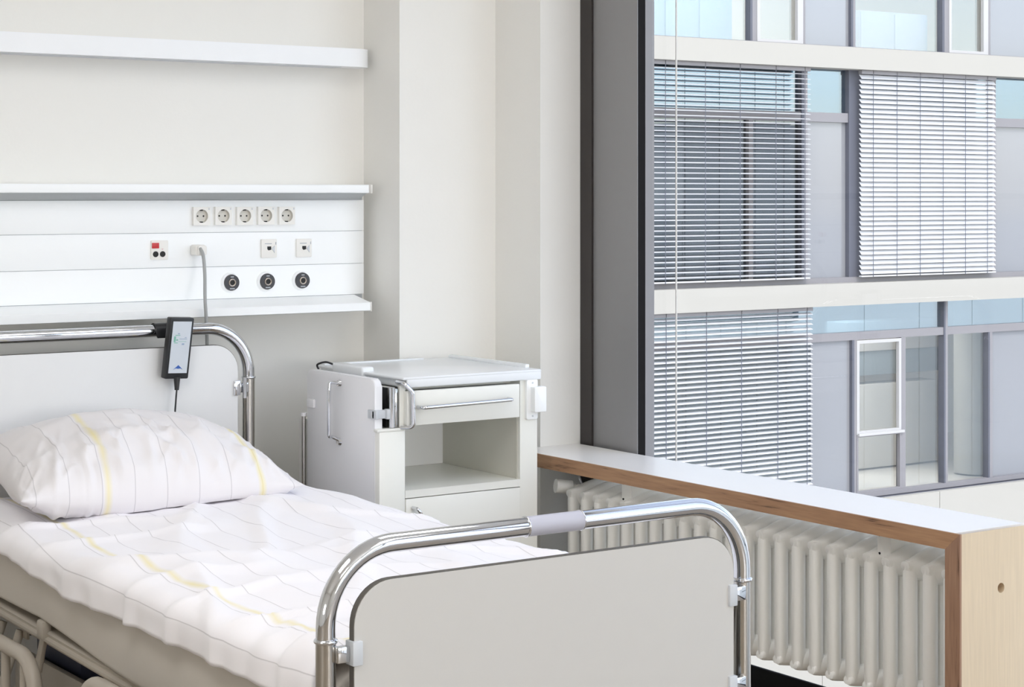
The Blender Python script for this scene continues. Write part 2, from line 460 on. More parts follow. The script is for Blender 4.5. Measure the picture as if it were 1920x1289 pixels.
# ------------------------------------------------------------------ radiator
re_ = empty('radiator', (3.45, 3.95, 0), 'white column radiator under the window sill beside the bed', 'radiator')
XR0, XR1 = 3.372, 3.532
zb, zt = ZC-1.218, ZC-.872
def section(yc):
    b = B(); n_ = 14
    nc = 4; rx = .0185; ry = .0168
    for i in range(nc):
        x = XR0+rx+(XR1-XR0-2*rx)*i/(nc-1)
        k0 = 1 if i == 0 else .86
        rows = []
        for (z, k_) in ((zb+.008, .55), (zb+.014, .85), (zb+.026, 1), (zt-.03, 1), (zt-.012, .95), (zt, .6)):
            rows.append([b.verts.new((x+rx*k_*math.cos(2*PI*k/n_), yc+ry*k0*k_*math.sin(2*PI*k/n_), z)) for k in range(n_)])
        for a in range(len(rows)-1):
            for k in range(n_): b.faces.new((rows[a][k], rows[a][(k+1) % n_], rows[a+1][(k+1) % n_], rows[a+1][k]))
        b.faces.new(rows[0][::-1]); b.faces.new(rows[-1])
    # headers: saddles running front to back that widen until neighbours touch
    for top_ in (True, False):
        rings = []; N = 14; m_ = 16
        for k in range(N+1):
            t = k/N; x = XR0+.001+(XR1-XR0-.002)*t
            e = math.sin(PI*min(max(t, .0), 1.0))**.5
            w = .0135+.0185*sstep(0, .45, t)*sstep(1.0, .85, t)**.5
            if top_: top = zt-.002+.022*sstep(0, .75, t)-.014*sstep(.88, 1, t)+.004*e; bot = zt-.022-.034*e
            else: bot = zb+.012*(1-e)-.000; top = zb+.030+.034*e
            cz, hz = (top+bot)/2, (top-bot)/2
            row = []
            for q in range(m_):
                a = 2*PI*q/m_; sn, cs = math.sin(a), math.cos(a)
                row.append(b.verts.new((x, yc+w*math.copysign(abs(sn)**.75, sn), cz+hz*math.copysign(abs(cs)**.8, cs))))
            rings.append(row)
        for a in range(len(rings)-1):
            for k in range(m_): b.faces.new((rings[a][k], rings[a][(k+1) % m_], rings[a+1][(k+1) % m_], rings[a+1][k]))
        b.faces.new(rings[0][::-1]); b.faces.new(rings[-1])
    return b
def sstep(a, b, x):
    t = min(1, max(0, (x-a)/(b-a))); return t*t*(3-2*t)
PITCH = .0643
y0s = wx_(1772.6, XR0); ns = int((wx_(1066, XR0)-y0s)/PITCH+.5)+1
s0 = obj('radiator_section', section(y0s), M['rad'], re_, ang=50)
for i in range(1, ns): copypart(s0, re_, (0, PITCH*i, 0))
yend = y0s+PITCH*(ns-1)
b = B(); cyl(b, ((XR0+XR1)/2-.02, yend+.03, zt-.01), (0, 1, 0), .017, .03, 16); cyl(b, ((XR0+XR1)/2-.03, yend+.055, zt-.005), (-.75, .25, .1), .021, .05, 18)
obj('valve', b, M['rad'], re_)
b = B(); tube(b, fillet([((XR0+XR1)/2, yend+.04, zt), ((XR0+XR1)/2, yend+.06, zt+.03), ((XR0+XR1)/2+.03, yend+.05, zt+.03)], .01, 5), .004, 8); obj('valve_pin', b, M['chrome'], re_)
for px in (1180, 1663):
    yk = wx_(px, XR0+.04)
    b = B(); box(b, (XR0+.03, yk-.022, zt-.012), (XR0+.036, yk+.022, ZS-ST)); box(b, (XR0+.036, yk-.022, zt+.002), (XR1+.02, yk-.018, ZS-ST)); box(b, (XR0+.036, yk+.018, zt+.02), (XR1+.02, yk+.022, ZS-ST))
    br = obj('bracket', b, M['rad'], re_)
    for z in (zt-.002, ZS-ST-.014):
        b = B(); cyl(b, (XR0+.028, yk+.014, z), (1, 0, 0), .003, .004, 8); obj('screw', b, M['framed'], br)
b = B(); tube(b, [(XR1+.012, y0s-.02, zt+.02), (XR1+.012, yend, zt+.02)], .006, 8); obj('hanging_rail', b, M['rad'], re_)

# ------------------------------------------------------------------ bed light on the wall
YLt = 5.20
le = empty('wall_light', (1.4, YW, ZC+.395), 'long white round-ended wall light housing high above the supply panel', 'wall light')
b = B(); xe = 3.058
pts = rrect(-.6, YLt, xe, YW-.001, .05, 10, rs=(.02, .055, .0, .0))
prism(b, pts, 2, ZC+.394, ZC+.450, .008, 3); obj('housing', b, M['shelfw'], le, ang=50)
b = B(); box(b, (-.5, YLt+.03, ZC+.3925), (xe-.1, YW-.01, ZC+.3945)); obj('underside_cover', b, M['plasticg'], le)

# ------------------------------------------------------------------ supply panel
YP = 5.22
se = empty('supply_panel', (1.4, YW, ZC-.36), 'long white medical supply panel on the wall behind the headboard', 'wall panel')
XE = 3.03
zl = [-.0185, -.1146, -.2160, -.3120]
for i in range(3):
    b = B(); pts = [(-.6, YP)]+[(2.945+.098*k/8, YP+.020*(k/8)**2) for k in range(9)]+[(2.945+.098, YW-.001), (-.6, YW-.001)]
    prism(b, pts, 2, ZC+zl[i+1]+.0012, ZC+zl[i]-.0004, .0008, 1); obj('panel_strip', b, M['panelw'], se, ang=50)
b = B(); prism(b, [(-.6, YP+.004)]+[(2.945+.094*k/8, YP+.004+.020*(k/8)**2) for k in range(9)]+[(2.945+.094, YW-.001), (-.6, YW-.001)], 2, ZC-.33, ZC+.004); obj('backing', b, M['groove'], se)
b = B(); prism(b, rrect(-.6, 5.155, 3.018, YW-.001, .02, 8, rs=(0, .012, 0, 0)), 2, ZC+.003, ZC+.0285, .003, 2); sh = obj('top_shelf', b, M['panelw'], se)
b = B(); box(b, (3.0185, 5.15, ZC+.0025), (3.022, YW-.002, ZC+.029), .001); obj('end_cap', b, M['plastic'], sh)
b = B(); prism(b, [(5.165, ZC+.0028), (YP-.001, ZC-.018), (YW-.002, ZC-.018), (YW-.002, ZC+.0028)], 0, -.6, 3.012); obj('channel', b, M['groove'], se)
b = B(); prism(b, [(YP-.002, ZC-.3125), (5.125, ZC-.331), (5.12, ZC-.333), (5.12, ZC-.356), (5.125, ZC-.358), (YW-.002, ZC-.352), (YW-.002, ZC-.3125)], 0, -.6, 2.997)
rl = obj('lower_rail', b, M['panelw'], se)
b = B(); box(b, (2.9975, 5.118, ZC-.359), (3.001, 5.19, ZC-.330), .001); obj('end_cap', b, M['plastic'], rl)
# sockets
def plate(c, w, h, t=.006, name='socket', m='plastic'):
    b = B(); prism(b, rrect(c.x-w/2, c.z-h/2, c.x+w/2, c.z+h/2, .003, 3), 1, YP-t, YP+.0005, .0015, 2)
    return b
pc = [at(x, y, YP) for x, y in ((375.5, 405.5), (416, 405), (456.5, 405), (496, 404.5), (535, 404.5))]
first = None
c = pc[0]; W = .054
def holed_plate(c, w, R, y0, y1, seg=32):
    b = B(); L = []
    for y in (y0, y1):
        inn = [b.verts.new((c.x+R*math.cos(2*PI*k/seg+PI/4), y, c.z+R*math.sin(2*PI*k/seg+PI/4))) for k in range(seg)]
        out = []
        for k in range(seg):
            a = 2*PI*k/seg+PI/4; m_ = max(abs(math.cos(a)), abs(math.sin(a)))
            out.append(b.verts.new((c.x+w/2*math.cos(a)/m_, y, c.z+w/2*math.sin(a)/m_)))
        for k in range(seg): b.faces.new((inn[k], inn[(k+1) % seg], out[(k+1) % seg], out[k]))
        L.append((inn, out))
    for q in (0, 1):
        for k in range(seg): b.faces.new((L[0][q][k], L[0][q][(k+1) % seg], L[1][q][(k+1) % seg], L[1][q][k]))
    return b
YT = YP-.012
sk = obj('socket', holed_plate(c, W, .0195, YT, YP+.0005), M['plastic'], se)
b = B(); n_ = 32; rows = []
for (r, y) in ((.0194, YT+.0005), (.0190, YP-.003), (.0182, YP-.0016)): rows.append([b.verts.new((c.x+r*math.cos(2*PI*k/n_), y, c.z+r*math.sin(2*PI*k/n_))) for k in range(n_)])
for a in range(2):
    for k in range(n_): b.faces.new((rows[a][k], rows[a][(k+1) % n_], rows[a+1][(k+1) % n_], rows[a+1][k]))
b.faces.new(rows[-1])
dsh = obj('dish', b, M['dish'], sk)
for dx in (-.0095, .0095):
    b = B(); cyl(b, (c.x+dx, YP-.0016, c.z), (0, -1, 0), .0027, .0004, 10)
    obj('pin_hole', b, M['dark'], sk)
for s in (-1, 1):
    b = B(); box(b, (c.x-.004, YT+.001, c.z+s*.0180-.002), (c.x+.004, YP-.002, c.z+s*.0180+.002), .0006, 1)
    obj('earth_clip', b, M['framed'], sk)
b = B(); box(b, (c.x+.0205, YT-.0005, c.z+.018), (c.x+.0245, YT+.0003, c.z+.024)); obj('indicator', b, M['plasticg'], sk)
for q in pc[1:]:
    k = copypart(sk, se, q-c)
    for ch in sk.children:
        d = ch.copy(); C.objects.link(d); d.parent = k
# call unit with red button
c = at(298, 469, YP)
cu = obj('call_unit', plate(c, .053, .056, .007), M['plastic'], se)
b = B(); box(b, (c.x-.0255, YP-.0105, c.z+.005), (c.x-.0035, YP-.0068, c.z+.021), .0012); obj('red_button', b, M['red'], cu, label='red call button')
for dx in (-.0135, .0085):
    b = B(); cyl(b, (c.x+dx, YP-.0068, c.z-.012), (0, -1, 0), .0086, .0012, 20); ring(b, (c.x+dx, YP-.008, c.z-.012), (0, 1, 0), .0072, .0012, 20, 6); obj('jack', b, M['dark'], cu)
b = B(); prism(b, [(c.x+.0045, c.z+.004), (c.x+.0115, c.z+.004), (c.x+.008, c.z-.000)], 1, YP-.0074, YP-.0068); obj('arrow_mark', b, mat('pink_print', (222, 190, 192), .5), cu)
# data sockets
for (x, y) in ((503, 466), (568.5, 465)):
    c = at(x, y, YP)
    ds = obj('data_socket', plate(c, .052, .056, .007), M['plastic'], se)
    b = B(); prism(b, [(c.x-.007, c.z+.006), (c.x+.006, c.z+.006), (c.x+.006, c.z-.004), (c.x-.003, c.z-.006), (c.x-.007, c.z-.002)], 1, YP-.0078, YP-.0068); obj('port', b, M['dark'], ds)
    b = B(); prism(b, [(c.x+.007, c.z-.001), (c.x+.017, c.z+.008), (c.x+.017, c.z-.014), (c.x+.013, c.z-.008)], 1, YP-.0095, YP-.0068); obj('flap', b, M['plasticg'], ds)
    b = B(); box(b, (c.x-.015, YP-.0076, c.z+.013), (c.x+.008, YP-.0068, c.z+.0155)); box(b, (c.x+.0205, YP-.0076, c.z+.011), (c.x+.023, YP-.0068, c.z+.019)); obj('printed_mark', b, M['greyprint'], ds)
# gas outlets
for (x, y) in ((432, 530), (499, 528), (564.5, 526)):
    c = at(x, y, YP)
    b = B(); cyl(b, (c.x-.002, YP+.0005, c.z), (0, -1, 0), .0305, .0075, 40, .028); go = obj('gas_outlet', b, M['panelw'], se, ang=50)
    b = B(); cyl(b, (c.x, YP-.0065, c.z), (0, -1, 0), .0245, .006, 40, .0235); dd = obj('dark_ring', b, mat('charcoal_ring', (62, 62, 66), .45), go)
    b = B(); ring(b, (c.x, YP-.0128, c.z), (0, 1, 0), .0098, .0026, 28, 8); obj('metal_ring', b, M['brass'], go)
    b = B(); prism(b, rrect(c.x-.0065, c.z-.0065, c.x+.0065, c.z+.0065, .002, 3), 1, YP-.0138, YP-.012); obj('port', b, M['dark'], go)
    for w_, z_ in ((.005, .0155), (.008, -.0195)):
        b = B(); box(b, (c.x-w_, YP-.0131, c.z+z_), (c.x+w_, YP-.0124, c.z+z_+.003)); obj('printed_mark', b, M['greyprint'], go)

# plug and power cable
pp = at(366, 469, YP)
pe = empty('power_cable', (pp.x, YP, pp.z), 'grey power cable with white plug hanging from the supply panel', 'cable')
b = B(); prism(b, rrect(pp.x-.016, pp.z-.016, pp.x+.016, pp.z+.016, .006, 4), 1, YP-.038, YP-.001, .003, 2)
prism(b, rrect(pp.x-.012, pp.z-.015, pp.x+.016, pp.z+.014, .006, 4), 1, YP-.048, YP-.036, .003, 2); obj('plug', b, M['plastic'], pe)
q0 = at(375, 466, YP-.045); q1 = at(381, 480, YP-.06); q2 = at(384, 515, YP-.08); q3 = at(384.5, 560, 5.095); q4 = at(387, 610, 5.098); q5 = at(389, 700, 5.10); q6 = at(389, 900, 5.10)
def smooth_path(P, n=8):
    P = [Vector(p) for p in P]; out = []
    for i in range(len(P)-1):
        p0 = P[max(0, i-1)]; p1 = P[i]; p2 = P[i+1]; p3 = P[min(len(P)-1, i+2)]
        for k in range(n):
            t = k/n
            out.append(.5*((2*p1)+(-p0+p2)*t+(2*p0-5*p1+4*p2-p3)*t*t+(-p0+3*p1-3*p2+p3)*t**3))
    out.append(P[-1]); return out
b = B(); tube(b, smooth_path([q0, q1, q2, q3, q4, q5, q6]), .0052, 10); obj('cord', b, M['cordg'], pe)

# ------------------------------------------------------------------ hospital bed
XLp, XRp, YF, YH = 1.612, 2.553, 2.905, 5.06
RT = .0172
be = empty('hospital_bed', ((XLp+XRp)/2, (YF+YH)/2, 0), 'hospital bed with chrome tube ends and grey laminate head and foot panels', 'bed')
def bed_end(Y, ztop, zring, name, yp, ptop, prad):
    b = B(); tube(b, fillet([(XLp, Y, zring), (XLp, Y, ztop), (XRp, Y, ztop), (XRp, Y, zring)], .132, 14), RT, 24); tb = obj(name, b, M['chrome'], be, ang=60)
    for x in (XLp, XRp):
        b = B(); tube(b, [(x, Y, .09), (x, Y, zring)], RT*1.02, 24); lg = obj('leg', b, M['satin'], be, ang=60)
        b = B(); ring(b, (x, Y, zring), (0, 0, 1), RT, .0042, 28, 8); obj('collar', b, M['chrome'], lg, ang=80)
        b = B(); cyl(b, (x-.013, Y, .05), (1, 0, 0), .05, .026, 24); obj('caster', b, M['black'], lg)
        b = B(); box(b, (x-.02, Y-.02, .05), (x+.02, Y+.02, .1), .005); obj('fork', b, M['beige'], lg)
    x0, x1 = XLp+.040, XRp-.047
    b = B(); prism(b, rrect(x0, .32, x1, ptop, prad, 10, rs=(.04, .04, prad, prad)), 1, yp, yp+.016, .0006, 1); pn = obj(name.split('_')[0]+'_panel', b, M['bpanel' if name[0] == 'f' else 'bpanelh'], be, ang=30)
    b = B()
    o_ = rrect(x0-.0012, .3188, x1+.0012, ptop+.0012, prad, 10, rs=(.04, .04, prad, prad))
    i_ = rrect(x0, .32, x1, ptop, prad, 10, rs=(.04, .04, prad, prad))
    n = len(o_)
    va = [[b.verts.new((p[0], y, p[1])) for p in P_] for (P_, y) in ((i_, yp+.002), (o_, yp+.002), (o_, yp+.0155), (i_, yp+.0155))]
    for r in range(4):
        for k in range(n): b.faces.new((va[r][k], va[r][(k+1) % n], va[(r+1) % 4][(k+1) % n], va[(r+1) % 4][k]))
    obj('edge_band', b, M['bedge'], pn)
    return tb, x0, x1
tb, fx0, fx1 = bed_end(YF, ZC-.610, ZC-.765, 'foot_tube', 2.876, ZC-.667, .075)
hb, hx0, hx1 = bed_end(YH, ZC-.386, ZC-.532, 'head_tube', 5.035, ZC-.433, .075)
# sleeve on the foot tube
xa = px2(985, YF)[0]; xb = px2(1088, YF)[0]
b = B(); tube(b, [(xa, YF, ZC-.610), (xb, YF, ZC-.610)], RT+.0012, 24)
slv = obj('sleeve', b, M['sleeve'], be, ang=60)
for x_, r_ in ((xa, .0018), (xb, .0013)):
    b = B(); ring(b, (x_, YF, ZC-.610), (1, 0, 0), RT+.001, r_, 24, 6); obj('sleeve_ring', b, M['chrome'], slv, ang=80)
# clamps
def clamp(Y, yp, x, side, z, h=.042, mm='plasticg'):
    """side=-1: left post clamp, +1 right; holds the panel edge"""
    xp = XLp if side < 0 else XRp
    xe = fx0 if side < 0 else fx1
    b = B()
    d = -side
    box(b, (xe+side*.006, yp-.006, z-h/2), (xe+d*.014, yp+.0215, z+h/2), .002, 2)
    k = obj('clamp', b, M[mm], be)
    b = B()
    box(b, (xe+side*.006, yp+.004, z-h/2+.006), (xp+d*.010, yp+.018, z+h/2-.008), .002)
    cyl(b, (xp+d*.006, Y, z), (d, 0, 0), .009, .012, 14)
    obj('clamp_arm', b, M['chrome'], k)
zc1 = at(1368, 1119, 2.87).z; zc2 = at(1370, 1290, 2.87).z
for side in (-1, 1):
    clamp(YF, 2.876, 0, side, zc1); clamp(YF, 2.876, 0, side, zc2)
zh = at(447, 728, 5.03).z
for side in (-1, 1):
    clamp(YH, 5.035, 0, side, zh, mm='chrome')
    xx = XRp-.027 if side > 0 else XLp+.027
    b = B(); tube(b, [(xx, 5.03, zh+.03), (xx, 5.03, zh-.03)], .006, 12); obj('clamp_pin', b, M['chrome'], be)
# frame rails
XF = 1.664
def SL(y): return .002-.085*min(.65, max(0, 4.33-y))
def rail(x, s):
    b = B()
    zt_, zb_ = ZC-.995, ZC-1.028
    pr = [(x, zt_), (x-.010*s, zt_-.001), (x-.015*s, zt_-.005), (x-.012*s, zt_-.010), (x-.012*s, zt_-.013), (x-.020*s, zt_-.017), (x-.020*s, zt_-.023), (x-.012*s, zt_-.027), (x-.010*s, zb_), (x+.03*s, zb_), (x+.03*s, zt_)]
    prism(b, pr, 1, YF+.04, YH-.04)
    for v in b.verts: v.co.z += SL(v.co.y)
    return obj('side_frame', b, M['beige'], be, ang=50)
rail(XF, 1); rail(XRp-.043, -1)
for y in (3.15, 3.75, 4.05, 4.75):
    b = B(); box(b, (XF+.02, y-.02, ZC-1.06), (XRp-.06, y+.02, ZC-1.02), .004); obj('cross_bar', b, M['beige'], be)
for Y, s in ((YF, 1), (YH, -1)):
    b = B(); box(b, (XLp+.005, Y-.015, ZC-1.05), (XRp-.005, Y+.015, ZC-1.00), .004); box(b, (XF-.005, min(Y, Y+s*.06), ZC-1.05), (XF+.03, max(Y, Y+s*.06), ZC-1.005), .003); obj('end_bar', b, M['beige'], be)
# joint bracket on the rail
yj = 4.315
zj = SL(yj)
b = B(); box(b, (XF-.026, yj-.020, ZC-1.034+zj), (XF-.002, yj+.020, ZC-.990+zj), .006)
prism(b, [(yj+.012, ZC-1.02+zj), (yj-.014, ZC-1.02+zj), (yj+.030, ZC-1.12+zj), (yj+.062, ZC-1.12+zj)], 0, XF-.018, XF-.006, .004)
obj('rail_bracket', b, M['beige'], be)
b = B(); box(b, (XF+.01, yj+.16, ZC-1.060), (XF+.16, yj+.19, ZC-1.042), .003); obj('lever', b, M['black'], be)
b = B(); box(b, (XF+.002, yj+.155, ZC-1.068), (XF+.010, yj+.195, ZC-1.030), .002); obj('lever_plate', b, M['beige'], be)
# lowered side guards
def guard(ya, yb, bars, zt_=ZC-1.047):
    b = B(); x = 1.575; zb_ = ZC-1.30
    tube(b, fillet([(x, ya, zb_), (x, ya, zt_), (x, yb, zt_), (x, yb, zb_), (x, ya+.001*(1 if yb > ya else -1), zb_)], .09, 10), .0175, 14)
    g = obj('side_guard', b, M['beige'], be, ang=60)
    b = B()
    for y in bars: tube(b, [(x, y, zb_), (x, y, zt_)], .011, 10)
    tube(b, [(x, (ya+yb)/2-.06, zb_), (XF, (ya+yb)/2-.06, ZC-1.05)], .011, 10); tube(b, [(x, (ya+yb)/2+.06, zb_), (XF, (ya+yb)/2+.06, ZC-1.05)], .011, 10)
    obj('guard_bar', b, M['beige'], g, ang=60)
guard(4.17, 4.96, (4.24, 4.36, 4.5, 4.64, 4.78)); guard(3.02, 3.895, (3.15, 3.29, 3.43, 3.57, 3.71), ZC-1.025)
b = B(); box(b, (1.87, 4.64, ZC-1.235), (2.22, 4.95, ZC-1.09), .010); obj('motor_box', b, M['bluebox'], be, label='dark blue motor box under the mattress')
b = B(); box(b, (1.832, 3.3, ZC-1.36), (1.85, 5.0, ZC-1.209), .003); box(b, (1.85, 3.3, ZC-1.26), (2.40, 5.0, ZC-1.245), .002); box(b, (2.40, 3.3, ZC-1.36), (2.42, 5.0, ZC-1.209), .003); obj('under_frame', b, M['beige'], be)

# handset on the head tube
hx = px2(333, 5.0)[0]
he = empty('handset', (hx, 5.0, ZC-.52), 'black framed bed handset with grey face hooked over the headboard tube', 'remote control')
tl = math.radians(4)
b = B(); w, h = .039, .0865
prism(b, rrect(-w, -h, w, h, .004, 3), 1, -.011, .011, .003, 2)
def place(b, c, roll=math.radians(3), pitch=math.radians(6), yaw=math.radians(10)):
    Rm = Matrix.Translation(c) @ Matrix.Rotation(yaw, 4, 'Z') @ Matrix.Rotation(roll, 4, 'Y') @ Matrix.Rotation(pitch, 4, 'X')
    bmesh.ops.transform(b, matrix=Rm, verts=b.verts); return b
hcn = Vector((hx, 5.0, ZC-.4315))
obj('shell', place(b, hcn), M['black'], he)
b = B(); box(b, (-.031, -.0122, -.070), (.031, -.0108, .076)); fc = obj('face', place(b, hcn), M['screen'], he)
b = B(); prism(b, [(-.016, -.060), (0, -.047), (.016, -.060), (.008, -.0565), (0, -.0575), (-.008, -.0565)], 1, -.0128, -.0120); obj('triangle_logo', place(b, hcn), M['blue'], fc)
b = B()
for (x0, z0, x1, z1) in ((-.024, .018, -.018, .034), (-.016, .022, -.010, .026), (-.020, .036, -.004, .038), (-.008, .019, .018, .020), (-.022, .0145, -.010, .0165)): box(b, (x0, -.0128, z0), (x1, -.0120, z1))
obj('icon_print', place(b, hcn), M['green'], fc)
b = B()
for (x0, z0, x1, z1) in ((-.006, .026, .020, .0275), (-.012, .040, -.006, .043), (.004, .010, .012, .0145), (.012, .030, .018, .0315)): box(b, (x0, -.0128, z0), (x1, -.0120, z1))
obj('icon_print', place(b, hcn), mat('blue_grey_print', (150, 168, 192), .5), fc)
b = B(); tube(b, [(hx-.002, 5.0, ZC-.514), (hx-.004, 4.997, ZC-.55)], [.0095, .006], 14); obj('strain_relief', b, M['black'], he)
b = B(); tube(b, smooth_path([(hx-.004, 4.997, ZC-.548), (hx-.010, 4.99, ZC-.58), (hx-.014, 4.985, ZC-.62), (hx-.006, 4.98, ZC-.66), (hx+.01, 4.96, ZC-.74)]), .0026, 8); obj('cord', b, M['black'], he)
b = B(); tube(b, [Vector((hx-.055+.0, YH, ZC-.386))+Vector((0, .0205*math.cos(a), .0205*math.sin(a))) for a in [PI*(-.1+1.5*k/14) for k in range(15)]], .004, 8)
b.free()
b = B()
for (y, z) in ((0, 0),):
    P_ = [(YH-.030, ZC-.405)]+[(YH+.0225*math.cos(t), ZC-.386+.0225*math.sin(t)) for t in [PI*(1.0-1.15*k/10) for k in range(11)]]
    n = len(P_)
    ins = [(YH+(p[0]-YH)*.82, ZC-.386+(p[1]-ZC+.386)*.82) for p in P_]
    prism(b, P_+ins[::-1], 0, hx-.047, hx+.01)
box(b, (hx-.02, 5.008, ZC-.42), (hx+.02, 5.038, ZC-.39), .002)
obj('hook', b, M['black'], he)

# ------------------------------------------------------------------ mattress, duvet, pillow
b = B(); x0, x1 = 1.640, XRp-.038
pts = rrect(x0, ZC-.993, x1, ZC-.835, .05, 6, rs=(.014, .014, .05, .05))
prism(b, pts, 1, YF+.03, YH-.04, .02, 3)
bmesh.ops.subdivide_edges(b, edges=[e for e in b.edges if abs((e.verts[0].co-e.verts[1].co).y) > 1], cuts=30, use_grid_fill=True)
for v in b.verts:
    k = noise.noise(Vector((v.co.y*3, v.co.z*8, v.co.x*2)))
    s = 1 if v.co.x > 2 else -1
    v.co.x += s*(.004*k+.012*math.cos((v.co.z-(ZC-.925))*18)-.008)
for v in b.verts:
    k = (ZC-.835-v.co.z)/.158
    v.co.z += SL(v.co.y)*k
mt = obj('mattress', b, M['mattress'], ang=60); tag(mt, 'thick mattress in an off-white sheet on the hospital bed frame', 'mattress')

def fbm(x, y, s): return noise.noise(Vector((x, y, s)))
def sstep(a, b, x):
    t = min(1, max(0, (x-a)/(b-a))); return t*t*(3-2*t)
def puff_at(x, y):
    ac = (x-1.640)/(XRp-.030-1.640)
    return .024*math.sin(PI*min(1, max(0, ac)))**.7+.034*sstep(.25, 1.0, ac)*sstep(3.7, 4.6, y)*sstep(1.06, .9, ac)
DT = ZC-.812
def duvet():
    b = B(); uvl = b.loops.layers.uv.new('UVMap')
    NX, NY = 130, 190
    ya, yb = YF+.045, 4.93
    V = []; UV = {}
    for j in range(NY+1):
        t = j/NY; y = ya+(yb-ya)*t
        # hem lies lower in the middle and foot, higher at the head
        hang = max(.002, .046-.046*sstep(4.0, 4.7, y)+.008*fbm(y*4, 0, 3)-.006*sstep(3.25, 3.0, y))
        row = []
        xl, xr = 1.640, XRp-.030
        r = .036
        tot = xr-xl
        # arc length parametrisation: hang, arc, top, arc, hang
        L = [hang, r*PI/2, tot-2*r, r*PI/2, .07]
        S = sum(L)
        for i in range(NX+1):
            # denser sampling near the left edge
            s = S*i/NX
            zt = DT
            if s < L[0]: x = xl-.018; z = zt-r-(L[0]-s); nx, nz = -1, 0
            elif s < L[0]+L[1]:
                a = (s-L[0])/r; x = xl-.018+r-r*math.cos(a); z = zt-r+r*math.sin(a); nx, nz = -math.cos(a), math.sin(a)
            elif s < L[0]+L[1]+L[2]:
                x = xl-.018+r+(s-L[0]-L[1])*((tot-2*r+.03)/(tot-2*r)); z = zt; nx, nz = 0, 1
            elif s < S-L[4]:
                a = (s-L[0]-L[1]-L[2])/r; x = xr+.012-r+r*math.sin(a); z = zt-r+r*math.cos(a); nx, nz = math.sin(a), math.cos(a)
            else: x = xr+.012; z = zt-r-(s-(S-L[4])); nx, nz = 1, 0
            across = (x-xl)/tot
            top = max(0, nz)
            puff = puff_at(x, y)
            # wrinkles: long soft folds along the bed, diagonal pulls, crumples at the foot-left corner
            wr = .007*fbm(x*3+y*.6, y*1.6, 1)+.0045*fbm(x*11+y*3, y*3.2-x*2, 7)+.002*fbm(x*26+y*9, y*10, 9)
            rg = 1-abs(fbm(x*4.2-y*1.3, y*1.1+x, 21)); wr += .012*max(0, rg-.80)/.20
            rg = 1-abs(fbm(x*2.4+y*2.0, y*2.2-x*1.1, 33)); wr += .011*max(0, rg-.86)/.14
            corner = sstep(3.55, 3.05, y)*sstep(.35, 0, across)
            wr += corner*(.010*fbm(x*14, y*16, 11)+.006*fbm(x*30, y*26, 13))
            wr += (1-top)*(.006*fbm(y*9, z*8, 5)+.003*fbm(y*22, z*15, 6))
            off = puff*top+wr
            V.append(b.verts.new((x+nx*(off+.004), y, z+nz*off))); row.append(V[-1])
            UV[V[-1]] = (s-.03+.004*fbm(y*1.3, x*.7, 40)+.018*(1-t), y)
        if j: 
            for i in range(NX):
                f = b.faces.new((prev[i], prev[i+1], row[i+1], row[i]))
        prev = row
    for f in b.faces:
        for lp in f.loops: lp[uvl].uv = UV[lp.vert]
    o = obj('duvet', b, M['duvet'], ang=180)
    sm = o.modifiers.new('thick', 'SOLIDIFY'); sm.thickness = .012; sm.offset = -1
    return tag(o, 'white cotton duvet with thin grey stripes and a pale yellow band on the bed', 'duvet')
duvet()

